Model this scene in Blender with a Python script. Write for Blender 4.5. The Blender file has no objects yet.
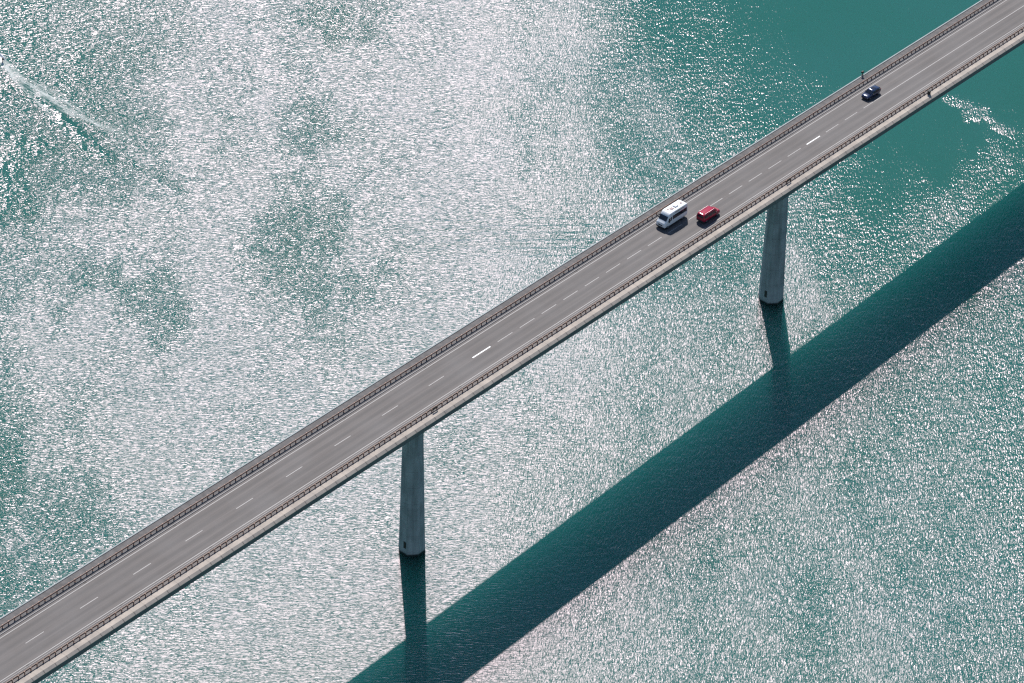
import bpy, bmesh, math, random
from mathutils import Vector, Matrix
import mathutils.noise as mn
random.seed(7)
R = math.radians
scene = bpy.context.scene
COL = scene.collection

# ------------------------------------------------------------------ camera, sky, sun, exposure
# World axes: X runs along the bridge, Y across it (to the far side), Z up; water is z = 0.
CAM_POS = Vector((-434.667, -367.242, 453.454))
CAM_F = Vector((0.615574, 0.517566, -0.594302)).normalized()
CAM_U = Vector((0.436689, 0.403737, 0.803927))
CAM_R = CAM_F.cross(CAM_U).normalized()
CAM_U = CAM_R.cross(CAM_F).normalized()
cd = bpy.data.cameras.new("camera")
cam = bpy.data.objects.new("camera", cd)
COL.objects.link(cam)
cam.matrix_world = Matrix(((CAM_R.x, CAM_U.x, -CAM_F.x, CAM_POS.x),
                           (CAM_R.y, CAM_U.y, -CAM_F.y, CAM_POS.y),
                           (CAM_R.z, CAM_U.z, -CAM_F.z, CAM_POS.z),
                           (0, 0, 0, 1)))
cd.sensor_width = 36
cd.lens = 3983.0 / 1024 * 36
cd.clip_start = 1
cd.clip_end = 40000
scene.camera = cam

SUN_DIR = Vector((0.50775, 0.48851, 0.70961)).normalized()
SUN_EL = math.asin(SUN_DIR.z)
SUN_COMPASS = math.atan2(SUN_DIR.x, SUN_DIR.y)
w = bpy.data.worlds.new("World")
scene.world = w
w.use_nodes = True
nt = w.node_tree
for n in list(nt.nodes):
    nt.nodes.remove(n)
sky = nt.nodes.new('ShaderNodeTexSky')
sky.sky_type = 'NISHITA'
sky.sun_disc = False
sky.dust_density = 0.2
sky.ozone_density = 3.0
sky.sun_elevation = SUN_EL
sky.sun_rotation = SUN_COMPASS
bg = nt.nodes.new('ShaderNodeBackground')
bg.inputs['Strength'].default_value = 0.10
wo = nt.nodes.new('ShaderNodeOutputWorld')
nt.links.new(sky.outputs[0], bg.inputs[0])
nt.links.new(bg.outputs[0], wo.inputs[0])

sd = bpy.data.lights.new("sun", 'SUN')
sd.energy = 5.0
sd.angle = R(0.53)
sd.color = (1.0, 0.965, 0.925)
sun = bpy.data.objects.new("sun", sd)
COL.objects.link(sun)
sun.rotation_euler = SUN_DIR.to_track_quat('Z', 'Y').to_euler()
sun.location = (0, 0, 300)

vs = scene.view_settings
vs.view_transform = 'Standard'
vs.look = 'None'
vs.exposure = 0.2
vs.gamma = 1
vs.use_curve_mapping = False
cy = scene.cycles
cy.use_denoising = False
cy.max_bounces = 6
cy.diffuse_bounces = 3
cy.glossy_bounces = 3
cy.transmission_bounces = 2
cy.volume_bounces = 2
cy.transparent_max_bounces = 8
cy.sample_clamp_direct = 0
cy.sample_clamp_indirect = 0.8
cy.caustics_reflective = False
cy.caustics_refractive = False
scene.render.filter_size = 1.2 if hasattr(scene.render, 'filter_size') else 1.5
cy.pixel_filter_type = 'BLACKMAN_HARRIS'
cy.filter_width = 1.3

# ------------------------------------------------------------------ node helpers
def new_mat(name):
    m = bpy.data.materials.new(name)
    m.use_nodes = True
    t = m.node_tree
    for n in list(t.nodes):
        t.nodes.remove(n)
    return m, t
def nd(t, kind, **kw):
    n = t.nodes.new(kind)
    for k, v in kw.items():
        if k.startswith('i_'):
            n.inputs[k[2:].replace('_', ' ')].default_value = v
        else:
            setattr(n, k, v)
    return n
def mth(t, op, a, b=None, c=None, clamp=False):
    n = t.nodes.new('ShaderNodeMath'); n.operation = op; n.use_clamp = clamp
    for i, v in enumerate((a, b, c)):
        if v is None: continue
        if isinstance(v, (int, float)): n.inputs[i].default_value = v
        else: t.links.new(v, n.inputs[i])
    return n.outputs[0]
def mixc(t, fac, a, b, blend='MIX'):
    n = t.nodes.new('ShaderNodeMix'); n.data_type = 'RGBA'; n.blend_type = blend
    for s, v in ((n.inputs[0], fac), (n.inputs[6], a), (n.inputs[7], b)):
        if isinstance(v, (int, float)): s.default_value = v
        elif isinstance(v, tuple): s.default_value = (*v, 1) if len(v) == 3 else v
        else: t.links.new(v, s)
    return n.outputs[2]
def rng(t, v, a, b, c=0.0, d=1.0):
    n = t.nodes.new('ShaderNodeMapRange'); n.clamp = True
    t.links.new(v, n.inputs[0])
    for i, x in enumerate((a, b, c, d)): n.inputs[i+1].default_value = x
    return n.outputs[0]
def pos_scaled(t, scale=(1, 1, 1), rot=0.0, loc=(0, 0, 0)):
    """world position -> rotated about Z, then scaled"""
    g = t.nodes.new('ShaderNodeNewGeometry')
    r = t.nodes.new('ShaderNodeVectorRotate'); r.rotation_type = 'Z_AXIS'
    r.inputs['Angle'].default_value = rot
    t.links.new(g.outputs['Position'], r.inputs['Vector'])
    m = t.nodes.new('ShaderNodeMapping')
    m.inputs['Scale'].default_value = scale
    m.inputs['Location'].default_value = loc
    t.links.new(r.outputs[0], m.inputs['Vector'])
    return m.outputs[0]
def noise(t, vec, scale=1.0, detail=2.0, rough=0.5, dist=0.0):
    n = t.nodes.new('ShaderNodeTexNoise')
    n.inputs['Scale'].default_value = scale
    n.inputs['Detail'].default_value = detail
    n.inputs['Roughness'].default_value = rough
    n.inputs['Distortion'].default_value = dist
    t.links.new(vec, n.inputs['Vector'])
    return n.outputs[0]
def finish(t, bsdf, vol=None):
    o = t.nodes.new('ShaderNodeOutputMaterial')
    t.links.new(bsdf, o.inputs['Surface'])
    if vol is not None: t.links.new(vol, o.inputs['Volume'])
def principled(t, base, rough=0.6, metal=0.0, spec=0.5, coat=0.0, normal=None, alpha=None):
    p = t.nodes.new('ShaderNodeBsdfPrincipled')
    for k, v in (('Base Color', base), ('Roughness', rough), ('Metallic', metal), ('Specular IOR Level', spec), ('Coat Weight', coat)):
        s = p.inputs[k]
        if isinstance(v, tuple): s.default_value = (*v, 1)
        elif isinstance(v, (int, float)): s.default_value = v
        else: t.links.new(v, s)
    if normal is not None: t.links.new(normal, p.inputs['Normal'])
    if alpha is not None: t.links.new(alpha, p.inputs['Alpha'])
    return p.outputs[0]
def bump(t, h, strength=0.5, dist=0.02):
    b = t.nodes.new('ShaderNodeBump')
    b.inputs['Strength'].default_value = strength
    b.inputs['Distance'].default_value = dist
    t.links.new(h, b.inputs['Height'])
    return b.outputs[0]
def objc(t):
    return t.nodes.new('ShaderNodeTexCoord').outputs['Object']

def paint(name, col, rough=0.35, coat=0.5, metal=0.0, dirt=0.15):
    m, t = new_mat(name)
    nz = noise(t, objc(t), 2.5, 4, 0.6)
    c = mixc(t, rng(t, nz, 0.35, 0.75, 0.0, dirt), col, tuple(x*0.55+0.03 for x in col))
    finish(t, principled(t, c, rough, metal, 0.5, coat))
    return m

def concrete(name, a, b, joints=None, stain=0.35, scale=1.0):
    m, t = new_mat(name)
    v = pos_scaled(t, (1, 1, 1))
    n1 = noise(t, v, 0.35*scale, 5, 0.6)
    n2 = noise(t, v, 6*scale, 4, 0.7)
    c = mixc(t, rng(t, n1, 0.3, 0.72), a, b)
    c = mixc(t, rng(t, n2, 0.3, 0.8, 0, 0.35), c, tuple(x*0.6 for x in a))
    # weather stains drawn across the edge
    sv = pos_scaled(t, (1.3, 0.15, 0.15))
    n3 = noise(t, sv, 1.0, 3, 0.6)
    c = mixc(t, rng(t, n3, 0.55, 0.8, 0, stain), c, tuple(x*0.5 for x in a))
    if joints:
        s = t.nodes.new('ShaderNodeSeparateXYZ')
        g = t.nodes.new('ShaderNodeNewGeometry')
        t.links.new(g.outputs['Position'], s.inputs[0])
        per, ph, wd = joints
        f = mth(t, 'FRACT', mth(t, 'DIVIDE', mth(t, 'ADD', s.outputs[0], 1000*per - ph), per))
        j = mth(t, 'LESS_THAN', f, wd/per)
        sn = t.nodes.new('ShaderNodeSeparateXYZ'); t.links.new(g.outputs['Normal'], sn.inputs[0])
        k = rng(t, sn.outputs[2], 0.75, 0.95, 0.85, 0.15)
        c = mixc(t, mth(t, 'MULTIPLY', j, k), c, (0.05, 0.04, 0.04))
    finish(t, principled(t, c, 0.85, 0, 0.3, 0, bump(t, n2, 0.4, 0.01)))
    return m

# ------------------------------------------------------------------ mesh helpers
def link(o, parent=None):
    COL.objects.link(o)
    if parent is not None: o.parent = parent
    return o
def mesh_obj(name, bm, mat, parent=None, smooth=False):
    me = bpy.data.meshes.new(name)
    bmesh.ops.recalc_face_normals(bm, faces=bm.faces)
    bm.to_mesh(me); bm.free()
    if smooth:
        for p in me.polygons: p.use_smooth = True
    if mat is not None: me.materials.append(mat)
    return link(bpy.data.objects.new(name, me), parent)
def empty(name, loc=(0, 0, 0), rot=(0, 0, 0), parent=None):
    o = bpy.data.objects.new(name, None)
    o.location = loc; o.rotation_euler = rot; o.empty_display_size = 0.5
    return link(o, parent)
def tag(o, label=None, cat=None, group=None, kind=None):
    if label: o['label'] = label
    if cat: o['category'] = cat
    if group: o['group'] = group
    if kind: o['kind'] = kind
    return o
def box(bm, c, s, bevel=0.0, rotz=0.0):
    g = bmesh.ops.create_cube(bm, size=1)
    M = Matrix.Translation(c) @ Matrix.Rotation(rotz, 4, 'Z') @ Matrix.Diagonal((*s, 1))
    bmesh.ops.transform(bm, matrix=M, verts=g['verts'])
    if bevel:
        es = list({e for v in g['verts'] for e in v.link_edges})
        bmesh.ops.bevel(bm, geom=es, offset=bevel, segments=2, affect='EDGES', profile=0.5)
def cyl(bm, c, r, h, axis='Z', seg=20, r2=None):
    g = bmesh.ops.create_cone(bm, cap_ends=True, segments=seg, radius1=r, radius2=r if r2 is None else r2, depth=h)
    M = Matrix.Translation(c)
    if axis == 'Y': M = M @ Matrix.Rotation(R(90), 4, 'X')
    if axis == 'X': M = M @ Matrix.Rotation(R(90), 4, 'Y')
    bmesh.ops.transform(bm, matrix=M, verts=g['verts'])

# ------------------------------------------------------------------ the bridge's own coordinates
DW, GR = 33.808, -0.02068          # deck height over the water at s = 0 and its grade
def dz(s): return DW + GR*s
def P(s, l, h=0.0): return (s, -l, dz(s) + h)
PITCH = math.atan(-GR)
def extrude_s(bm, prof, s0, s1, step=None):
    """closed profile [(l,h)] swept along the deck"""
    n = 1 if step is None else max(1, round((s1-s0)/step))
    rings = []
    for i in range(n+1):
        s = s0 + (s1-s0)*i/n
        rings.append([bm.verts.new(P(s, l, h)) for l, h in prof])
    k = len(prof)
    for a, b in zip(rings, rings[1:]):
        for i in range(k):
            bm.faces.new((a[i], a[(i+1) % k], b[(i+1) % k], b[i]))
    bm.faces.new(rings[0]); bm.faces.new(rings[-1])
def strip(bm, l0, l1, s0, s1, h):
    vs_ = [bm.verts.new(P(s, l, h)) for s, l in ((s0, l0), (s1, l0), (s1, l1), (s0, l1))]
    bm.faces.new(vs_)
S0, S1 = -640.0, 720.0

# ------------------------------------------------------------------ water
WX0, WY0, WST = -160, -140, 20
GLINT_MAP = """
85 72 65 60 66 70 57 50 50 50 50 50 50 50 47 45 45 45 48 55 43 31
85 85 75 65 62 64 70 66 50 50 50 50 50 48 45 45 45 48 54 44 32 18
80 85 85 77 65 63 63 68 70 53 50 50 48 45 45 45 47 54 45 33 19 9
75 80 85 85 79 67 65 61 66 63 57 48 45 45 45 47 53 46 34 20 9 3
53 75 80 84 85 81 69 65 68 57 65 60 45 45 46 53 47 35 21 10 3 0
50 53 75 80 83 85 83 74 73 68 67 65 61 51 52 48 35 22 10 4 0 0
50 50 53 75 80 83 88 83 79 79 74 68 59 46 36 36 23 11 4 0 0 0
50 50 50 53 75 77 88 87 78 80 77 70 66 42 14 7 8 4 0 0 0 0
50 50 50 50 55 70 86 88 83 79 81 68 51 48 27 4 0 0 0 0 0 0
50 50 50 46 43 57 81 85 78 86 89 87 67 45 30 12 3 0 0 0 0 0
50 50 47 38 31 47 75 88 72 60 66 90 85 64 38 20 8 4 0 0 0 0
50 47 39 31 36 46 59 79 75 60 59 85 90 86 67 27 12 8 5 1 0 0
48 40 32 36 45 56 66 68 64 73 77 54 83 94 86 59 22 13 9 6 3 0
40 32 35 44 55 65 67 60 61 67 78 85 60 75 90 85 63 30 15 10 7 4
33 35 43 54 64 67 61 37 22 29 52 82 85 37 63 87 86 67 37 17 11 8
34 42 53 64 68 61 39 21 27 35 31 53 78 85 40 60 84 87 71 43 18 12
41 52 63 68 61 40 21 27 34 43 47 45 54 77 84 43 58 82 87 75 50 19
51 62 69 62 42 21 27 34 42 47 49 50 46 54 77 84 46 56 79 88 78 56
61 69 62 44 20 26 33 42 47 49 50 50 50 45 54 77 84 48 54 77 88 81
70 63 46 21 26 33 41 46 49 50 50 50 50 50 45 54 77 84 51 52 75 89
"""
WG = [[float(v)/100 for v in r.split()] for r in GLINT_MAP.strip().split('\n')]  # painted map of how densely sun glints cover the water
def sstep(x):
    x = max(0.0, min(1.0, x)); return x*x*(3-2*x)
def seg_d(px, py, pts):
    best = 1e9; bt = 0
    n = len(pts)-1
    for i in range(n):
        ax, ay = pts[i]; bx, by = pts[i+1]
        dx, dy = bx-ax, by-ay
        u = max(0, min(1, ((px-ax)*dx+(py-ay)*dy)/(dx*dx+dy*dy)))
        d = math.hypot(px-ax-u*dx, py-ay-u*dy)
        if d < best: best = d; bt = (i+u)/n
    return best, bt
ARM1 = [(33.7, 163.4), (32.0, 157.9), (30.1, 150.5), (26.7, 140.5), (25.6, 133.5), (24.6, 126.1)]
ARM2 = [(33.4, 156.4), (31.2, 148.8), (28.4, 138.2), (27.0, 129.9), (29.5, 119), (28.5, 109)]
GLINT_LOW = [([(101, 135), (93, 130)], 3.5, 0.5), ([(44.2, 65.0), (30, 62)], 5.5, 0.12),  # spots where the painted glint cover is thinned
        ([(139.6, 23.1), (129, 8)], 8, 0.5), ([(3.4, 132.1), (14, 143)], 6, 0.45), ([(-80, 52), (-62, 66)], 8, 0.5), ([(-8, 98), (-2, 84)], 7, 0.4), ([(33, 78), (24, 62)], 9, 0.2), ([(66, 112), (58, 100)], 5, 0.35), ([(45, 92), (36, 80)], 5, 0.35)]
GLINT_HIGH = [([(163, 17), (161.8, 9.5), (163.2, 4.4), (161.4, -1.5)], 1.9, 0.30),  # spots where the painted glint cover is thickened
        ([(95, 7), (89, -2), (78, -9)], 3.2, 0.45), ([(72, -9.0), (74, -2), (84.0, 2.0)], 3.0, 0.3),
        ([(128, -8), (140, -3), (150, -2)], 4.0, 0.2)]
def glint_cover(x, y):
    # domain warp so that the glint patches have ragged edges
    wx = x + 7*mn.noise(Vector((x*0.06, y*0.06, 3.1))) + 3.5*mn.noise(Vector((x*0.2, y*0.2, 8.1)))
    wy = y + 7*mn.noise(Vector((x*0.06, y*0.06, 17.7))) + 3.5*mn.noise(Vector((x*0.2, y*0.2, 28.1)))
    sk = 11*mn.noise(Vector(((0.656*x-0.754*y)*0.16, (0.767*x+0.641*y)*0.03, 71.0))) + 6*mn.noise(Vector(((0.656*x-0.754*y)*0.5, (0.767*x+0.641*y)*0.09, 91.0)))
    wx += 0.767*sk; wy += 0.641*sk
    a = min(max((wx-WX0)/WST, 0), 20.999); b = min(max((wy-WY0)/WST, 0), 18.999)
    i, j = int(a), int(b); fa, fb = a-i, b-j
    v = (WG[j][i]*(1-fa)+WG[j][i+1]*fa)*(1-fb) + (WG[j+1][i]*(1-fa)+WG[j+1][i+1]*fa)*fb
    v = max(0.0, 0.64 + 1.12*(v-0.64))
    v += 0.16*sstep(1.4 - math.hypot(x+68, y+18)/42)
    v *= 1 - 0.17*sstep((x-y*0.9-75)/40)*sstep((20-y)/40)
    v *= 1 - 0.32*sstep(1.3 - math.hypot(wx-45, wy-165)/50)
    for pts, r, k in GLINT_LOW:
        d, _ = seg_d(wx, wy, pts)
        v *= 1 - k*sstep(1.5 - d/r)
    for pts, r, k in GLINT_HIGH:
        d, _ = seg_d(x + (wx-x)*0.5, y + (wy-y)*0.5, pts)
        v += k*sstep(1.6 - d/r)
    for pts, r in ((ARM1, 0.8), (ARM2, 0.7)):
        d, tt = seg_d(x, y, pts)
        v *= 1 - 0.85*(1-0.5*tt)*sstep(1.6 - d/r)
    # ragged streaks of glint cover that run away from the viewer
    u_, v_ = 0.656*x-0.754*y, 0.767*x+0.641*y
    v += 0.13*mn.noise(Vector((x*0.9, y*0.9, 44.0)))*min(1, v*3) + 0.10*mn.noise(Vector((x*0.35, y*0.35, 54.0)))*min(1, v*3)
    v += 0.26*mn.noise(Vector((u_*0.10, v_*0.035, 1.0)))*min(1, v*1.8) + 0.14*mn.noise(Vector((u_*0.3, v_*0.18, 5.0)))*min(1, v*1.8)
    return max(0.0, min(1.15, v))

CX0, CX1, CY0, CY1, CST = -130, 240, -130, 230, 1.6
def axis(c0, c1):
    a = []
    n = int((c1-c0)/CST)
    a = [c0 + (c1-c0)*i/n for i in range(n+1)]
    d = CST; lo, hi = [], []
    x = 0
    while x < 9000:
        d *= 1.35; x += d; lo.append(c0-x); hi.append(c1+x)
    return lo[::-1] + a + hi
DEPTH = 40.0
AMP, AMP0, WASH = 0.60, 0.11, 0.13
def build_water(mat):
    xs, ys = axis(CX0, CX1), axis(CY0, CY1)
    nx, ny = len(xs), len(ys)
    verts = [(x, y, 0.0) for y in ys for x in xs]
    faces = [(j*nx+i, j*nx+i+1, (j+1)*nx+i+1, (j+1)*nx+i) for j in range(ny-1) for i in range(nx-1)]
    top = len(verts)
    border = [i for i in range(nx)] + [j*nx+nx-1 for j in range(1, ny)] + \
             [(ny-1)*nx+i for i in range(nx-2, -1, -1)] + [j*nx for j in range(ny-2, 0, -1)]
    for k in border: verts.append((verts[k][0], verts[k][1], -DEPTH))
    nb = len(border)
    for k in range(nb):
        k2 = (k+1) % nb
        faces.append((border[k2], border[k], top+k, top+k2))
    faces.append(tuple(top+k for k in range(nb-1, -1, -1)))
    me = bpy.data.meshes.new('water')
    me.from_pydata(verts, [], faces)
    at = me.attributes.new('glint_cover', 'FLOAT', 'POINT')
    vals = []
    for x, y, z in verts:
        if z < -1: vals.append(0.5)
        else: vals.append(glint_cover(x, y))
    at.data.foreach_set('value', vals)
    # wave steepness: where the sun's mirror image is near, calm water would shine,
    # so low-glint patches there get steeper chop, not flatter water
    at2 = me.attributes.new('chop', 'FLOAT', 'POINT')
    ch = []
    for (x, y, z), g_ in zip(verts, vals):
        V = (CAM_POS - Vector((x, y, z))).normalized()
        Hh = (V + SUN_DIR).normalized()
        m_ = math.hypot(Hh.x, Hh.y)/Hh.z
        full = AMP*(0.85 + 0.15*sstep((m_-0.03)/0.05))
        full *= 1 + 1.0*(1-sstep(g_/0.75))*(1-sstep((m_-0.10)/0.04))
        if m_ > 0.12: ch.append(AMP0 + full*min(1, g_/0.5)**0.62)
        else: ch.append(AMP0 + full*(0.35*min(1, g_/0.45) + 0.65*sstep(g_/(0.17 + 0.12*sstep((m_-0.07)/0.05)))))
    at2.data.foreach_set('value', ch)
    me.materials.append(mat)
    for p in me.polygons[:(nx-1)*(ny-1)]: p.use_smooth = True
    o = bpy.data.objects.new('water', me)
    link(o)
    return o

def water_mat():
    m, t = new_mat('lake_water')
    A = R(49.0)       # turns X to the direction along the wave crests
    att = nd(t, 'ShaderNodeAttribute', attribute_name='glint_cover')
    gcov = att.outputs['Fac']
    # waves with crests across the view (west half) and along it (east half)
    vL = pos_scaled(t, (0.75, 2.7, 1), A)
    vR = pos_scaled(t, (3.3, 0.85, 1), A + R(8))
    vF = pos_scaled(t, (2.4, 3.2, 1), A)
    nL = noise(t, vL, 1.0, 1.2, 0.5, 0.5)
    nR = noise(t, vR, 1.0, 1.0, 0.5, 0.4)
    nF = noise(t, vF, 1.0, 0.5, 0.5, 0.2)
    g = t.nodes.new('ShaderNodeNewGeometry')
    s = t.nodes.new('ShaderNodeSeparateXYZ'); t.links.new(g.outputs['Position'], s.inputs[0])
    cross = mth(t, 'ADD', mth(t, 'MULTIPLY', s.outputs[0], 0.656), mth(t, 'MULTIPLY', s.outputs[1], -0.754))
    big = noise(t, pos_scaled(t, (0.02, 0.02, 1)), 1.0, 3, 0.5)
    cr2 = mth(t, 'ADD', cross, mth(t, 'MULTIPLY', mth(t, 'SUBTRACT', big, 0.5), 60))
    side = rng(t, cr2, -12, 28)
    hh = mixc(t, side, nL, nR)
    fw = mth(t, 'ADD', mth(t, 'MULTIPLY', side, -0.02), 0.065)
    nW = noise(t, pos_scaled(t, (0.22, 0.5, 1), A + R(-6)), 1.0, 1.5, 0.5, 0.8)
    hs = mth(t, 'ADD', mth(t, 'MULTIPLY', hh, 0.36), mth(t, 'MULTIPLY', nF, fw))
    hs = mth(t, 'ADD', hs, mth(t, 'MULTIPLY', nW, 0.22))
    # old boat wash: a few long parallel crests in one patch
    wv = t.nodes.new('ShaderNodeTexWave'); wv.wave_type = 'BANDS'; wv.bands_direction = 'Y'
    wv.inputs['Scale'].default_value = 0.06
    wv.inputs['Distortion'].default_value = 2.4
    wv.inputs['Detail'].default_value = 2
    wv.inputs['Detail Scale'].default_value = 0.6
    t.links.new(pos_scaled(t, (0.35, 2.0, 1), A + R(-3)), wv.inputs['Vector'])
    dd = t.nodes.new('ShaderNodeVectorMath'); dd.operation = 'DISTANCE'
    t.links.new(pos_scaled(t, (1/30, 1/10, 0), A), dd.inputs[0])
    rx = 0.656*61.5 - 0.754*51.0; ry = 0.754*61.5 + 0.656*51.0
    dd.inputs[1].default_value = (rx/30, ry/10, 0)
    patch = rng(t, dd.outputs['Value'], 0.4, 1.15, 1.0, 0.0)
    wash = mth(t, 'MULTIPLY', mth(t, 'MULTIPLY', wv.outputs[1], patch), WASH)
    amp = nd(t, 'ShaderNodeAttribute', attribute_name='chop').outputs['Fac']
    h = mth(t, 'ADD', mth(t, 'MULTIPLY', hs, amp), wash)
    b = t.nodes.new('ShaderNodeBump')
    b.inputs['Strength'].default_value = 1.0
    b.inputs['Distance'].default_value = 1.0
    t.links.new(h, b.inputs['Height'])
    gl = t.nodes.new('ShaderNodeBsdfAnisotropic') if False else t.nodes.new('ShaderNodeBsdfGlossy')
    gl.distribution = 'BECKMANN'
    t.links.new(rng(t, gcov, 0.15, 0.9, GR0, GR1), gl.inputs['Roughness'])
    gcf = rng(t, gcov, 0.15, 0.9, GC0, GC1)  # glint brightness and pink tint painted into the gloss colour
    cc = t.nodes.new('ShaderNodeCombineColor')
    t.links.new(gcf, cc.inputs[0]); t.links.new(mth(t, 'MULTIPLY', gcf, 0.80), cc.inputs[1]); t.links.new(mth(t, 'MULTIPLY', gcf, 0.88), cc.inputs[2])
    t.links.new(cc.outputs[0], gl.inputs['Color'])
    t.links.new(b.outputs[0], gl.inputs['Normal'])
    fr = t.nodes.new('ShaderNodeFresnel'); fr.inputs['IOR'].default_value = GIOR
    t.links.new(b.outputs[0], fr.inputs['Normal'])
    body_t = t.nodes.new('ShaderNodeBsdfTransparent')
    body_d = t.nodes.new('ShaderNodeBsdfDiffuse')
    tb = noise(t, pos_scaled(t, (0.018, 0.03, 1), A + R(20)), 1.0, 4, 0.6, 1.0)
    t.links.new(mixc(t, rng(t, tb, 0.3, 0.7), WDIFF, (0.06, 0.145, 0.13, 1)), body_d.inputs['Color'])
    t.links.new(b.outputs[0], body_d.inputs['Normal'])
    mx = t.nodes.new('ShaderNodeMixShader'); mx.inputs[0].default_value = WDMIX
    t.links.new(body_t.outputs[0], mx.inputs[1]); t.links.new(body_d.outputs[0], mx.inputs[2])
    m2 = t.nodes.new('ShaderNodeMixShader')
    t.links.new(fr.outputs[0], m2.inputs[0]); t.links.new(mx.outputs[0], m2.inputs[1]); t.links.new(gl.outputs[0], m2.inputs[2])
    # the milky green water itself: light enters from the side and is scattered back
    sc = t.nodes.new('ShaderNodeVolumeScatter')
    sc.inputs['Color'].default_value = VSC
    sc.inputs['Density'].default_value = VSD
    ab = t.nodes.new('ShaderNodeVolumeAbsorption')
    ab.inputs['Color'].default_value = VAC
    ab.inputs['Density'].default_value = VAD
    av = t.nodes.new('ShaderNodeAddShader')
    t.links.new(sc.outputs[0], av.inputs[0]); t.links.new(ab.outputs[0], av.inputs[1])
    finish(t, m2.outputs[0], av.outputs[0])
    return m
GR0, GR1, GIOR, GC0, GC1 = 0.19, 0.40, 1.41, 0.45, 1.0
WDIFF, WDMIX = (0.045, 0.13, 0.095, 1), 0.30
VSC, VSD = (0.09, 0.90, 0.79, 1), 0.10
VAC, VAD = (0.0, 0.86, 0.80, 1), 0.07
water = build_water(water_mat())
tag(water, 'turquoise lake water glittering under the sun', None, None, 'structure')

# ------------------------------------------------------------------ materials of the bridge
M_EDGE = concrete('pale_edge_concrete', (0.50, 0.43, 0.365), (0.30, 0.265, 0.235), (2.5, -117.7+1.25, 0.16), 0.35)
M_LIP = concrete('old_edge_concrete', (0.40, 0.43, 0.42), (0.30, 0.33, 0.32), (2.5, -117.7, 0.1), 0.3)
M_WALK = concrete('walkway_concrete', (0.10, 0.093, 0.09), (0.185, 0.172, 0.168), None, 0.6, 2.5)
M_WALK2 = concrete('margin_concrete', (0.16, 0.14, 0.13), (0.23, 0.205, 0.19), None, 0.5, 1.6)
M_KERB = concrete('kerb_stone', (0.42, 0.39, 0.37), (0.32, 0.30, 0.29), (1.0, 0.3, 0.03), 0.4)
M_GIRD = concrete('girder_concrete', (0.16, 0.16, 0.16), (0.20, 0.20, 0.195), None, 0.3)

def pier_mat():
    m, t = new_mat('pier_concrete')
    v = pos_scaled(t, (1, 1, 1))
    n1 = noise(t, v, 0.4, 5, 0.6)
    c = mixc(t, rng(t, n1, 0.3, 0.7), (0.27, 0.275, 0.275), (0.40, 0.40, 0.40))
    s = t.nodes.new('ShaderNodeSeparateXYZ')
    g = t.nodes.new('ShaderNodeNewGeometry'); t.links.new(g.outputs['Position'], s.inputs[0])
    f = mth(t, 'FRACT', mth(t, 'DIVIDE', mth(t, 'ADD', s.outputs[2], 100.0), 3.6))
    c = mixc(t, mth(t, 'MULTIPLY', mth(t, 'LESS_THAN', f, 0.03), 0.28), c, (0.08, 0.09, 0.10))
    st = noise(t, pos_scaled(t, (1.6, 1.6, 0.12)), 1.0, 4, 0.6)
    c = mixc(t, rng(t, st, 0.45, 0.7, 0, 0.6), c, (0.12, 0.13, 0.13))
    wl = rng(t, mth(t, 'ADD', s.outputs[2], mth(t, 'MULTIPLY', n1, 0.4)), 0.5, 0.9, 1.0, 0.0)
    c = mixc(t, wl, c, (0.012, 0.02, 0.02))
    pl = rng(t, mth(t, 'ADD', s.outputs[2], mth(t, 'MULTIPLY', n1, 1.5)), 4.2, 4.8, 0.18, 0.0)
    c = mixc(t, mth(t, 'MULTIPLY', pl, mth(t, 'SUBTRACT', 1.0, wl)), c, (0.42, 0.43, 0.44))
    finish(t, principled(t, c, 0.8, 0, 0.3, 0, bump(t, n1, 0.3, 0.05)))
    return m
M_PIER = pier_mat()

def asphalt():
    m, t = new_mat('asphalt')
    v = pos_scaled(t, (1, 1, 1))
    s = t.nodes.new('ShaderNodeSeparateXYZ')
    g = t.nodes.new('ShaderNodeNewGeometry'); t.links.new(g.outputs['Position'], s.inputs[0])
    long1 = noise(t, pos_scaled(t, (0.03, 1.6, 0)), 1.0, 4, 0.65)
    long2 = noise(t, pos_scaled(t, (0.012, 5.0, 0)), 1.0, 2, 0.5)
    c = mixc(t, rng(t, long1, 0.3, 0.7), (0.072, 0.058, 0.053), (0.142, 0.119, 0.110))
    c = mixc(t, rng(t, long2, 0.45, 0.7, 0, 0.4), c, (0.075, 0.07, 0.07))
    # two polished wheel tracks in each lane
    ay = mth(t, 'ABSOLUTE', mth(t, 'SUBTRACT', mth(t, 'ABSOLUTE', s.outputs[1]), 1.9))
    tr = mth(t, 'ABSOLUTE', mth(t, 'SUBTRACT', ay, 0.85))
    c = mixc(t, rng(t, tr, 0.1, 0.6, 0.7, 0.0), c, (0.06, 0.052, 0.05))
    patch = noise(t, v, 0.12, 3, 0.6)
    c = mixc(t, rng(t, patch, 0.4, 0.7, 0, 0.3), c, (0.16, 0.15, 0.149))
    fine = noise(t, v, 14, 3, 0.8)
    c = mixc(t, rng(t, fine, 0.3, 0.75, 0, 0.35), c, (0.08, 0.08, 0.08))
    spk = noise(t, v, 2.2, 4, 0.7)
    c = mixc(t, rng(t, spk, 0.62, 0.75, 0, 0.3), c, (0.09, 0.085, 0.085))
    finish(t, principled(t, c, 0.72, 0, 0.45, 0, bump(t, fine, 0.5, 0.006)))
    return m
def marking():
    m, t = new_mat('worn_road_paint')
    n = noise(t, pos_scaled(t, (1, 1, 1)), 3.0, 4, 0.75)
    c = mixc(t, rng(t, n, 0.35, 0.7, 0, 0.6), (0.34, 0.32, 0.305), (0.18, 0.17, 0.165))
    finish(t, principled(t, c, 0.6))
    return m
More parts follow.
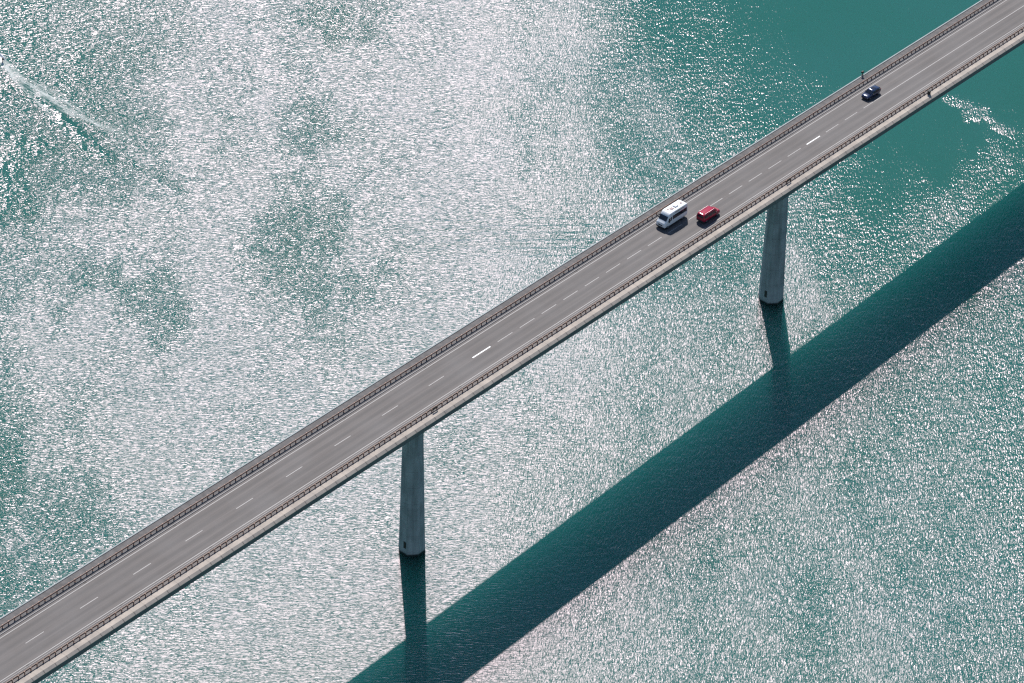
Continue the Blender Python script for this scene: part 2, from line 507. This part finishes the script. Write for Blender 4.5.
def fresh_marking():
    m, t = new_mat('fresh_road_paint')
    n = noise(t, pos_scaled(t, (1, 1, 1)), 3.0, 4, 0.75)
    c = mixc(t, rng(t, n, 0.45, 0.8, 0, 0.3), (0.80, 0.79, 0.76), (0.5, 0.5, 0.48))
    finish(t, principled(t, c, 0.55))
    return m

# ------------------------------------------------------------------ road and markings (setting)
bm = bmesh.new()
extrude_s(bm, [(-4.38, -0.05), (-4.38, 0), (4.38, 0), (4.38, -0.05)], S0, S1, 20)
tag(mesh_obj('road', bm, asphalt()), 'two lane grey asphalt road on the bridge', None, None, 'structure')
bm = bmesh.new(); bf = bmesh.new()
strip(bm, -3.90, -3.76, S0, S1, 0.004)
strip(bm, 3.84, 3.98, S0, S1, 0.004)
for k in range(-43, 9):
    s = -116.108 + 12*k
    strip(bm, -0.07, 0.07, s, s+4, 0.004)
strip(bf, -0.13, 0.13, -8.55, -3.8, 0.004)
for k in range(0, 18):
    s = -1.836 + 6*k
    if k == 15: strip(bf, -0.12, 0.12, s-0.1, s+4.1, 0.004)
    else: strip(bm, -0.07, 0.07, s, s+4, 0.004)
strip(bm, -0.075, 0.075, 106.2, S1, 0.004)
tag(mesh_obj('road_markings', bm, marking()), 'worn white edge lines and lane dashes', None, None, 'structure')
tag(mesh_obj('fresh_road_markings', bf, fresh_marking()), 'two brighter repainted dashes', None, None, 'structure')

# ------------------------------------------------------------------ bridge
bridge = empty('bridge', (0, 0, 0))
tag(bridge, 'long straight concrete road bridge crossing the green water on octagonal piers', 'bridge')
bm = bmesh.new()
extrude_s(bm, [(-7.2, -0.06), (6.9, -0.06), (6.9, -0.34), (4.5, -0.62), (-4.5, -0.62), (-7.2, -0.34)], S0, S1)
mesh_obj('deck_slab', bm, M_GIRD, bridge)
bm = bmesh.new()
extrude_s(bm, [(-4.4, -0.5), (4.4, -0.5), (4.1, -5.0), (-4.1, -5.0)], S0, S1)
mesh_obj('box_girder', bm, M_GIRD, bridge)
bm = bmesh.new()
extrude_s(bm, [(5.93, -0.07), (5.93, 0.09), (6.93, 0.10), (7.42, -0.24), (7.36, -0.42), (5.93, -0.40)], S0, S1)
mesh_obj('edge_beam', bm, M_EDGE, bridge)
bm = bmesh.new()
extrude_s(bm, [(-7.44, -0.45), (-7.44, 0.15), (-7.42, 0.18), (-7.18, 0.18), (-7.15, 0.15), (-7.15, -0.40)], S0, S1)
mesh_obj('edge_beam', bm, M_LIP, bridge)
bm = bmesh.new()
extrude_s(bm, [(4.53, -0.055), (4.53, 0.05), (5.928, 0.07), (5.928, -0.055)], S0, S1)
mesh_obj('margin', bm, M_WALK2, bridge)
bm = bmesh.new()
extrude_s(bm, [(-7.148, -0.055), (-7.148, 0.07), (-4.53, 0.05), (-4.53, -0.055)], S0, S1)
mesh_obj('walkway', bm, M_WALK, bridge)
for l0 in (-4.53, 4.385):
    bm = bmesh.new()
    extrude_s(bm, [(l0, -0.052), (l0, 0.10), (l0+0.143, 0.10), (l0+0.143, -0.052)], S0, S1)
    mesh_obj('kerb', bm, M_KERB, bridge)
def mat_simple(name, col, rough=0.6, metal=0.0, var=0.4):
    m, t = new_mat(name)
    n = noise(t, objc(t), 3.0, 4, 0.7)
    c = mixc(t, rng(t, n, 0.3, 0.7, 0, var), col, tuple(x*0.5 for x in col))
    finish(t, principled(t, c, rough, metal))
    return m
M_DARK = mat_simple('dark_iron', (0.03, 0.025, 0.022), 0.7)
M_STAIN = mat_simple('mossy_stain', (0.20, 0.20, 0.12), 0.9)
for k in range(-4, 12):
    s = -119.6 + 20.62*k
    if k < 0: continue
    for l in (4.20, -4.20):
        bm = bmesh.new()
        box(bm, P(s, l, 0.004), (0.55, 0.32, 0.02))
        mesh_obj('drain_grate', bm, M_DARK, bridge)

def pier(s):
    zt = dz(s) - 4.98
    bm = bmesh.new()
    H = zt
    def ring(r, z):
        # octagon, flats square to the bridge; r = half width across flats
        R_ = r / math.cos(math.pi/8)
        return [bm.verts.new((s + R_*math.cos(math.pi/8+i*math.pi/4), R_*math.sin(math.pi/8+i*math.pi/4), z)) for i in range(8)]
    sec = [(2.35, -12), (2.35, 0.0), (2.33, 0.9)]
    for i in range(1, 13):
        f = i/12
        sec.append((2.30 + (1.80-2.30)*f, 0.95 + (H-3.2-0.95)*f))
    sec += [(1.86, H-2.2), (2.00, H-1.2), (2.25, H-0.3), (2.30, H)]
    rings = [ring(*a) for a in sec]
    for a, b in zip(rings, rings[1:]):
        for i in range(8):
            bm.faces.new((a[i], a[(i+1) % 8], b[(i+1) % 8], b[i]))
    bm.faces.new(rings[0]); bm.faces.new(rings[-1])
    p = mesh_obj('pier', bm, M_PIER, bridge)
    # steel hatch low on the side that faces down the lake
    bm = bmesh.new()
    a = R(180)          # the flat that looks towards -X
    c = Vector((s + 2.30*math.cos(a), 2.30*math.sin(a) - 0.35, 2.3))
    box(bm, c, (0.10, 0.55, 1.45), 0.02)
    mesh_obj('hatch', bm, M_DARK, p)
    return p
for k in range(-5, 7):
    pier(-24.08 + 104.2*k)

# ------------------------------------------------------------------ crash barriers
def steel():
    m, t = new_mat('backlit_steel')
    n = noise(t, pos_scaled(t, (0.6, 2, 2)), 1.0, 4, 0.7)
    c = mixc(t, rng(t, n, 0.3, 0.7), (0.20, 0.12, 0.09), (0.29, 0.20, 0.16))  # dark brown of the backlit faces put into the steel colour
    finish(t, principled(t, c, 0.6, 0.3))
    return m
M_STEEL = steel()
def barrier(l0, side, name, label):
    """side: +1 = posts lie on the +l side of the beam"""
    root = empty(name, P(0, l0, 0))
    tag(root, label, 'guardrail')
    inv = Matrix.Translation(-Vector(P(0, l0, 0)))
    prof = [(-0.01, .43), (.03, .45), (.06, .48), (.06, .53), (.0, .57), (.0, .60), (.06, .64), (.06, .69), (.03, .72), (-0.01, .74)]
    back = [(x-0.03, z) for x, z in prof[::-1]]
    bm = bmesh.new()
    extrude_s(bm, [(l0 - side*x, h) for x, h in prof+back], S0, S1)
    bmesh.ops.transform(bm, matrix=inv, verts=bm.verts)
    mesh_obj('rail_beam', bm, M_STEEL, root)
    # slim top tube
    def post_bm(ss):
        b = bmesh.new()
        for s in ss:
            x, y, z = P(s, l0 + side*0.10, 0)
            box(b, (x, y, z+0.37), (0.14, 0.15, 0.66))
            box(b, (x, y, z+0.075), (0.28, 0.26, 0.03))
        bmesh.ops.transform(b, matrix=inv, verts=b.verts)
        return b
    base = bmesh.new()
    box(base, (0, 0, 0.37), (0.14, 0.15, 0.66))
    box(base, (0, 0, 0.075), (0.28, 0.26, 0.03))
    me = bpy.data.meshes.new('post'); base.to_mesh(me); base.free(); me.materials.append(M_STEEL)
    # largest in view: the hundred nearest posts that stand in the picture
    first = -125.5 if side > 0 else -112.0
    sp = 12/9.0
    own = [first + sp*i for i in range(100)]
    origin = Vector(P(0, l0, 0))
    for s in own:
        o = bpy.data.objects.new('post', me)
        o.location = Vector(P(s, l0 + side*0.10, 0)) - origin
        link(o, root)
    rest = []
    s = own[0] - sp
    while s > -260: rest.append(s); s -= sp
    s = own[-1] + sp
    while s < 360: rest.append(s); s += sp
    o = mesh_obj('posts', post_bm(rest), M_STEEL, root)
    o['kind'] = 'stuff'
    return root
barrier(5.45, +1, 'guardrail', 'brown guardrail on posts beside the broad pale concrete edge of the bridge')
barrier(-5.33, -1, 'guardrail', 'brown guardrail on posts along the grey walkway on the far side of the bridge')

# small things bolted to the bridge edges
def marker_post(s, l, label):
    root = empty('marker_post', P(s, l, 0.3)); tag(root, label, 'post')
    bm = bmesh.new(); box(bm, (0, 0, 0.01), (0.5, 0.3, 0.06)); cyl(bm, (0, 0, 0.3), 0.09, 0.6, seg=10)
    mesh_obj('pole', bm, M_DARK, root)
    bm = bmesh.new(); box(bm, (0, 0, 0.7), (0.55, 0.4, 0.34), 0.05)
    mesh_obj('lamp_housing', bm, M_DARK, root)
marker_post(115.5, -7.28, 'short dark post with a box head on the far bridge edge above the blue car')
def junction_box(s, l, label):
    root = empty('junction_box', P(s, l, 0.1)); tag(root, label, 'box')
    bm = bmesh.new(); box(bm, (0, 0, 0.42), (0.55, 0.45, 0.75), 0.04)
    mesh_obj('cabinet', bm, M_DARK, root)
    bm = bmesh.new(); box(bm, (0, 0, 0.82), (0.65, 0.55, 0.05), 0.01)
    mesh_obj('lid', bm, M_DARK, root)
junction_box(119.2, 6.22, 'small dark box standing on the pale concrete edge right of the blue car')
def rail_plate(s, label):
    bm = bmesh.new()
    box(bm, (0, 0, 0), (1.35, 0.04, 0.42), 0.01)
    box(bm, (-0.5, 0.0, -0.35), (0.06, 0.06, 0.6)); box(bm, (0.5, 0, -0.35), (0.06, 0.06, 0.6))
    o = mesh_obj('rail_plate', bm, M_DARK)
    x, y, z = P(s, 5.80, 0.72)
    o.location = (x, y, z); o.rotation_euler = (0, PITCH, 0)
    tag(o, label, 'plate')
rail_plate(-24.9, 'flat dark plate on the near guardrail above the left pier')
rail_plate(75.0, 'flat dark plate on the near guardrail beside the right pier')

# ------------------------------------------------------------------ vehicles
M_TYRE = mat_simple('tyre_rubber', (0.02, 0.02, 0.02), 0.85)
M_RIM = mat_simple('alloy', (0.45, 0.45, 0.46), 0.35, 0.8, 0.2)
def glass_mat():
    m, t = new_mat('dark_glass')
    n = noise(t, objc(t), 1.2, 2, 0.5)
    c = mixc(t, rng(t, n, 0.4, 0.7), (0.012, 0.016, 0.028), (0.03, 0.035, 0.045))
    finish(t, principled(t, c, 0.06, 0, 0.6))
    return m
M_GLASS = glass_mat()
M_BLACK = mat_simple('black_plastic', (0.025, 0.025, 0.028), 0.6)
M_LAMP = mat_simple('headlamp_glass', (0.75, 0.76, 0.78), 0.12, 0.0, 0.1)
M_RED = mat_simple('tail_lamp', (0.45, 0.02, 0.02), 0.2, 0.0, 0.1)

class Shell:
    """body lofted through stations (x, z_bottom, z_belt, z_roof, half_sill, half_belt, half_roof)"""
    def __init__(self, st): self.st = st
    def at(self, x):
        st = self.st
        if x <= st[0][0]: return st[0]
        for a, b in zip(st, st[1:]):
            if x <= b[0]:
                f = (x-a[0])/(b[0]-a[0])
                return tuple(p+(q-p)*f for p, q in zip(a, b))
        return st[-1]
    def ring(self, a):
        x, zb, zm, zt, ws, wm, wr = a
        c = min(0.16, (zt-zm)*0.45)
        half = [(ws*0.88, zb), (ws, zb+0.16), (wm, zm), (wr + (wm-wr)*c/(max(zt-zm, .01)), zt-c), (wr-0.05, zt-c*0.25), (wr-0.20, zt), (wr*0.4, zt+0.025)]
        return [(x, y, z) for y, z in half] + [(x, -y, z) for y, z in half[::-1]]
    def body(self, mat, parent, name='body'):
        bm = bmesh.new()
        rs = [[bm.verts.new(p) for p in self.ring(a)] for a in self.st]
        n = len(rs[0])
        for a, b in zip(rs, rs[1:]):
            for i in range(n):
                bm.faces.new((a[i], a[(i+1) % n], b[(i+1) % n], b[i]))
        bm.faces.new(rs[0]); bm.faces.new(rs[-1])
        o = mesh_obj(name, bm, mat, parent)
        bv = o.modifiers.new('soft_edges', 'BEVEL'); bv.width = 0.05; bv.segments = 2; bv.limit_method = 'ANGLE'; bv.angle_limit = R(28)
        for p in o.data.polygons: p.use_smooth = True
        wn = o.modifiers.new('normals', 'WEIGHTED_NORMAL'); wn.keep_sharp = True
        return o
    def side_pt(self, x, f, sgn, off=0.018):
        _, zb, zm, zt, ws, wm, wr = self.at(x)
        z = zm + (zt-zm)*f; y = wm + (wr-wm)*f
        return Vector((x, sgn*(y+off), z))
    def side_glass(self, x0, x1, f0, f1, sgn, parent, slant0=0.0, slant1=0.0, name='side_window'):
        bm = bmesh.new()
        for off, flip in ((0.018, 0), (-0.02, 1)):
            q = [self.side_pt(x0, f0, sgn, off), self.side_pt(x1, f0, sgn, off), self.side_pt(x1+slant1, f1, sgn, off), self.side_pt(x0+slant0, f1, sgn, off)]
            bm.faces.new([bm.verts.new(p) for p in q])
        bm.verts.ensure_lookup_table()
        for i in range(4):
            j = (i+1) % 4
            bm.faces.new((bm.verts[i], bm.verts[j], bm.verts[4+j], bm.verts[4+i]))
        return mesh_obj(name, bm, M_GLASS, parent)
    def top_glass(self, xa, xb, ins, parent, name):
        a, b = self.at(xa), self.at(xb)
        n = Vector((-(b[3]-a[3]), 0, (b[0]-a[0]))).normalized()
        if n.z < 0: n = -n
        wa, wb = a[6]-ins, b[6]-ins
        bm = bmesh.new()
        for off in (0.045, -0.01):
            for x, y, z in ((xa, -wa, a[3]), (xa, wa, a[3]), (xb, wb, b[3]), (xb, -wb, b[3])):
                bm.verts.new(Vector((x, y, z)) + n*off)
        bm.verts.ensure_lookup_table()
        v = bm.verts
        bm.faces.new(v[0:4]); bm.faces.new(v[4:8])
        for i in range(4):
            j = (i+1) % 4
            bm.faces.new((v[i], v[j], v[4+j], v[4+i]))
        return mesh_obj(name, bm, M_GLASS, parent)
def wheels(root, xs, y, r):
    for x in xs:
        for sgn in (-1, 1):
            e = bmesh.new()
            cyl(e, (x, sgn*(y-0.10), r), r, 0.22, 'Y', 24)
            wl = mesh_obj('wheel', e, M_TYRE, root)
            b = bmesh.new()
            cyl(b, (x, sgn*(y+0.005), r), r*0.62, 0.03, 'Y', 16)
            mesh_obj('rim', b, M_RIM, wl)
            a = bmesh.new()    # dark wheel arch
            cyl(a, (x, sgn*(y-0.03), r+0.04), r+0.09, 0.08, 'Y', 24)
            mesh_obj('wheel_arch', a, M_BLACK, root)
def pc(name, parent, mat, c, s, bev=0.02):
    b = bmesh.new(); box(b, c, s, bev)
    return mesh_obj(name, b, mat, parent)
def place(root, s, l, toward):
    root.location = P(s, l, 0.005)
    root.rotation_euler = (0, PITCH, 0) if toward > 0 else (0, -PITCH, math.pi)

# white camper van, driving towards the lower left (-s); local x is its nose
def camper():
    root = empty('camper_van')
    tag(root, 'white high roofed camper van with dark windows driving towards the lower left of the bridge', 'camper van')
    W = paint('white_van_paint', (0.80, 0.80, 0.80), 0.3, 0.6, 0, 0.1)
    st = [(-3.32, .45, 1.35, 2.45, .98, 1.02, .90), (-3.25, .35, 1.35, 2.72, 1.04, 1.08, .96), (-3.0, .32, 1.35, 2.84, 1.05, 1.10, .98),
          (1.2, .32, 1.35, 2.86, 1.05, 1.10, .98), (1.75, .32, 1.35, 2.78, 1.05, 1.09, .96), (2.05, .32, 1.35, 2.58, 1.05, 1.08, .92),
          (2.20, .32, 1.32, 2.35, 1.04, 1.07, .90), (2.80, .32, 1.22, 1.55, 1.02, 1.03, .92), (3.20, .32, 1.10, 1.34, 1.0, 1.0, .88), (3.34, .38, 1.0, 1.15, .92, .92, .80)]
    sh = Shell(st)
    sh.body(W, root)
    sh.top_glass(2.24, 2.78, 0.06, root, 'windscreen')
    for sgn in (-1, 1):
        sh.side_glass(1.35, 2.35, 0.02, 0.52, sgn, root, 0, -0.22, 'cab_window')
        sh.side_glass(-3.0, 1.15, 0.05, 0.55, sgn, root, 0.0, 0.0, 'side_window')
        pc('mirror', root, M_BLACK, (2.25, sgn*1.22, 1.5), (0.16, 0.22, 0.36))
        pc('headlight', root, M_LAMP, (3.22, sgn*0.74, 0.95), (0.20, 0.30, 0.26), 0.05)
        pc('tail_light', root, M_RED, (-3.30, sgn*0.95, 1.15), (0.08, 0.12, 0.5))
    pc('bumper', root, M_BLACK, (3.26, 0, 0.42), (0.25, 1.85, 0.26), 0.06)
    pc('grille', root, M_BLACK, (3.33, 0, 0.80), (0.08, 1.0, 0.22), 0.02)
    pc('rear_window', root, M_GLASS, (-3.31, 0, 1.9), (0.07, 1.3, 0.7), 0.02)
    G = mat_simple('roof_vent_plastic', (0.32, 0.22, 0.22), 0.6)
    G2 = mat_simple('roof_box_plastic', (0.78, 0.77, 0.78), 0.5)
    pc('roof_hatch', root, G, (0.35, 0.1, 2.905), (0.75, 0.62, 0.10), 0.03)
    pc('roof_hatch', root, G, (1.05, -0.25, 2.90), (0.40, 0.42, 0.07), 0.02)
    pc('air_conditioner', root, G2, (-0.9, 0.0, 2.97), (0.95, 0.75, 0.22), 0.07)
    pc('roof_hatch', root, G, (-2.35, 0.1, 2.90), (0.42, 0.40, 0.08), 0.02)
    pc('awning', root, M_BLACK, (-0.9, 1.02, 2.62), (2.6, 0.12, 0.14), 0.03)
    wheels(root, (-2.0, 2.35), 1.02, 0.36)
    return root
c = camper(); place(c, 49.45, -2.0, -1); c.scale = (1, 1.05, 1.05)

# red van, driving towards the upper right (+s)
def red_van():
    root = empty('red_van')
    tag(root, 'bright red van with a short bonnet driving towards the upper right in the near lane', 'van')
    W = paint('red_paint', (0.36, 0.004, 0.035), 0.14, 0.2, 0, 0.1)
    st = [(-2.45, .45, 1.0, 1.55, .84, .88, .72), (-2.38, .32, 1.0, 1.82, .90, .93, .78), (-2.1, .30, 1.0, 1.90, .92, .95, .80),
          (0.6, .30, 1.0, 1.93, .92, .95, .80), (0.85, .30, 1.0, 1.88, .92, .95, .78), (1.60, .30, 1.0, 1.22, .91, .93, .78),
          (2.30, .30, .86, 1.02, .88, .90, .74), (2.47, .36, .74, .84, .80, .80, .66)]
    sh = Shell(st)
    sh.body(W, root)
    sh.top_glass(0.92, 1.56, 0.04, root, 'windscreen')
    pc('rear_window', root, M_GLASS, (-2.43, 0, 1.38), (0.09, 1.35, 0.46), 0.03)
    for sgn in (-1, 1):
        sh.side_glass(0.05, 0.98, 0.06, 0.70, sgn, root, 0, -0.22)
        sh.side_glass(-1.10, -0.05, 0.06, 0.72, sgn, root)
        sh.side_glass(-2.25, -1.20, 0.06, 0.72, sgn, root)
        pc('mirror', root, M_BLACK, (1.05, sgn*1.06, 1.12), (0.14, 0.18, 0.2))
        pc('headlight', root, M_LAMP, (2.36, sgn*0.66, 0.72), (0.18, 0.28, 0.18), 0.04)
        pc('tail_light', root, M_RED, (-2.43, sgn*0.84, 1.15), (0.08, 0.12, 0.55))
        pc('roof_rail', root, mat_simple('roof_rail_highlight', (0.62, 0.40, 0.42), 0.35, 0.5), (-0.7, sgn*0.70, 1.965), (2.7, 0.07, 0.07), 0.02)  # pink highlight of the roof edges put into the rail colour
    pc('bumper', root, M_BLACK, (2.42, 0, 0.40), (0.2, 1.65, 0.2), 0.05)
    pc('bumper', root, M_BLACK, (-2.42, 0, 0.46), (0.2, 1.7, 0.24), 0.05)
    wheels(root, (-1.5, 1.55), 0.88, 0.33)
    return root
c = red_van(); place(c, 55.25, 2.1, 1)

def blue_car():
    root = empty('blue_car')
    tag(root, 'dark blue hatchback driving alone towards the lower left at the far end of the bridge', 'car')
    W = paint('dark_blue_paint', (0.012, 0.025, 0.075), 0.18, 0.9, 0.2, 0.1)
    st = [(-2.15, .45, .85, .98, .74, .78, .62), (-2.10, .30, .90, 1.15, .82, .85, .68), (-1.75, .26, .92, 1.40, .86, .88, .66),
          (-1.2, .25, .92, 1.47, .87, .89, .66), (0.1, .25, .92, 1.50, .87, .89, .66), (0.35, .25, .92, 1.45, .87, .89, .65),
          (1.15, .25, .90, 1.0, .87, .88, .72), (1.95, .28, .74, .84, .84, .85, .66), (2.15, .34, .60, .66, .74, .74, .58)]
    sh = Shell(st)
    sh.body(W, root)
    sh.top_glass(0.42, 1.10, 0.02, root, 'windscreen')
    sh.top_glass(-2.08, -1.78, 0.04, root, 'rear_window')
    pc('sunroof', root, M_GLASS, (-0.55, 0, 1.525), (0.8, 0.8, 0.03), 0.01)
    for sgn in (-1, 1):
        sh.side_glass(-0.42, 0.62, 0.06, 0.74, sgn, root, 0, -0.30)
        sh.side_glass(-1.62, -0.50, 0.06, 0.74, sgn, root, 0.12, 0)
        pc('mirror', root, M_BLACK, (0.62, sgn*0.98, 0.98), (0.12, 0.18, 0.13))
        pc('headlight', root, M_LAMP, (2.02, sgn*0.62, 0.62), (0.2, 0.28, 0.13), 0.04)
        pc('tail_light', root, M_RED, (-2.10, sgn*0.72, 0.95), (0.12, 0.22, 0.2), 0.03)
    pc('bumper', root, M_BLACK, (2.08, 0, 0.36), (0.2, 1.5, 0.16), 0.04)
    wheels(root, (-1.32, 1.32), 0.84, 0.31)
    return root
c = blue_car(); place(c, 110.9, -1.75, -1)

# ------------------------------------------------------------------ motor boat and its foam trail
def boat():
    root = empty('motor_boat')
    tag(root, 'small white motor boat with a black outboard speeding off at the left edge', 'boat')
    W = paint('white_gelcoat', (0.85, 0.86, 0.86), 0.25, 0.6, 0, 0.06)
    st = [(-2.7, 1.0, .30, .72), (-1.0, 1.12, .22, .78), (0.6, 1.08, .20, .86), (1.8, .78, .28, .96), (2.6, .36, .48, 1.04), (3.0, .05, .8, 1.08)]
    bm = bmesh.new(); rs = []
    for x, wd, zk, zg in st:
        half = [(0.0, zk-0.25), (wd*0.8, zk), (wd, zg), (wd-0.12 if wd > .2 else wd*.5, zg+0.03), (max(wd-0.25, 0.01), zg-0.05 if x > 1.0 else zg-0.42), (0.0, zg-0.02 if x > 1.0 else zg-0.44)]
        ring = [(x, y, z) for y, z in half] + [(x, -y, z) for y, z in half[-2:0:-1]]
        rs.append([bm.verts.new(p) for p in ring])
    n = len(rs[0])
    for a, b in zip(rs, rs[1:]):
        for i in range(n): bm.faces.new((a[i], a[(i+1) % n], b[(i+1) % n], b[i]))
    bm.faces.new(rs[0]); bm.faces.new(rs[-1])
    mesh_obj('hull', bm, W, root)
    e = mesh_obj('outboard_motor', (lambda b: (box(b, (-2.95, 0, 1.0), (0.5, 0.42, 0.62), 0.08), box(b, (-2.92, 0, 0.3), (0.22, 0.12, 1.1), 0.02), b)[-1])(bmesh.new()), M_BLACK, root)
    pc('console', root, W, (0.3, 0, 0.85), (0.7, 0.8, 0.75), 0.08)
    b = bmesh.new(); box(b, (0.62, 0, 1.35), (0.06, 0.85, 0.42), 0.02)
    mesh_obj('windscreen', b, M_GLASS, root)
    pc('seat', root, mat_simple('seat_vinyl', (0.12, 0.13, 0.16), 0.6), (-0.7, 0, 0.62), (0.5, 1.2, 0.4), 0.06)
    return root
b = boat(); b.location = (37.05, 174.3, -0.05); b.rotation_euler = (0, R(-3), R(85))

def foam_mat():
    m, t = new_mat('foam')
    uv = t.nodes.new('ShaderNodeUVMap').outputs[0]
    s = t.nodes.new('ShaderNodeSeparateXYZ'); t.links.new(uv, s.inputs[0])
    mp = t.nodes.new('ShaderNodeMapping'); mp.inputs['Scale'].default_value = (0.30, 0.9, 1); t.links.new(uv, mp.inputs[0])
    n = noise(t, mp.outputs[0], 2.2, 4, 0.65, 1.2)
    m2 = t.nodes.new('ShaderNodeMapping'); m2.inputs['Scale'].default_value = (0.10, 1.5, 1); t.links.new(uv, m2.inputs[0])
    st = noise(t, m2.outputs[0], 1.0, 2, 0.5, 0.8)
    e = t.nodes.new('ShaderNodeAttribute'); e.attribute_name = 'fade'
    a = mth(t, 'ADD', mth(t, 'MULTIPLY', n, 0.6), mth(t, 'MULTIPLY', st, 0.7))
    a = mth(t, 'ADD', a, mth(t, 'MULTIPLY', mth(t, 'SUBTRACT', e.outputs['Fac'], 1.0), 0.42))
    alpha = rng(t, a, 0.54, 0.80, 0, 0.8)
    c = mixc(t, n, (0.50, 0.54, 0.50), (0.72, 0.72, 0.70))
    finish(t, principled(t, c, 0.8, 0, 0.2, 0, None, alpha))
    return m
def foam_strip(bm, pts, widths, fades, lay, uvl, z):
    rows = []
    d = 0
    for i, (x, y) in enumerate(pts):
        a = pts[max(i-1, 0)]; b_ = pts[min(i+1, len(pts)-1)]
        tx, ty = b_[0]-a[0], b_[1]-a[1]; L = math.hypot(tx, ty); nx, ny = -ty/L, tx/L
        if i: d += math.hypot(x-pts[i-1][0], y-pts[i-1][1])
        row = []
        for k in range(7):
            f = k/3-1
            v = bm.verts.new((x+nx*f*widths[i], y+ny*f*widths[i], z))
            v[lay] = fades[i]*(1-abs(f)**2.2)
            row.append((v, d, f*widths[i]))
        rows.append(row)
    for a, b_ in zip(rows, rows[1:]):
        for k in range(6):
            q = (a[k], a[k+1], b_[k+1], b_[k])
            f = bm.faces.new([w_[0] for w_ in q])
            for lp, w_ in zip(f.loops, q): lp[uvl].uv = (w_[1], w_[2])
def subdiv(pts, n=8):
    out = []
    P_ = [pts[0]]+list(pts)+[pts[-1]]
    for i in range(1, len(P_)-2):
        p0, p1, p2, p3 = P_[i-1], P_[i], P_[i+1], P_[i+2]
        for k in range(n):
            f = k/n
            out.append(tuple(0.5*((2*b)+(-a+c)*f+(2*a-5*b+4*c-d)*f*f+(-a+3*b-3*c+d)*f**3) for a, b, c, d in zip(p0, p1, p2, p3)))
    out.append(tuple(pts[-1]))
    return out
bm = bmesh.new(); lay = bm.verts.layers.float.new('fade'); uvl = bm.loops.layers.uv.new('UVMap')
main = subdiv([(37.0, 171.6), (35.7, 167.1), (34.9, 163.4), (34.5, 159.1), (34.4, 154.6), (34.0, 148.0), (33.9, 142.0), (34.1, 136.4), (34.3, 130.7)])
N = len(main)-1
foam_strip(bm, main, [1.2+3.2*(i/N)**0.5 for i in range(N+1)], [1.3-0.55*(i/N) for i in range(N+1)], lay, uvl, 0.02)
arm = subdiv([(36.0, 168.5), (33.6, 163.4), (32.0, 157.9), (30.4, 151.5), (28.0, 143.5), (26.4, 135.0)])
N = len(arm)-1
foam_strip(bm, arm, [0.9+0.8*i/N for i in range(N+1)], [1.25-0.75*(i/N) for i in range(N+1)], lay, uvl, 0.03)
tag(mesh_obj('wake_foam', bm, foam_mat()), 'pale foam trail spreading behind the motor boat', None, None, 'stuff')
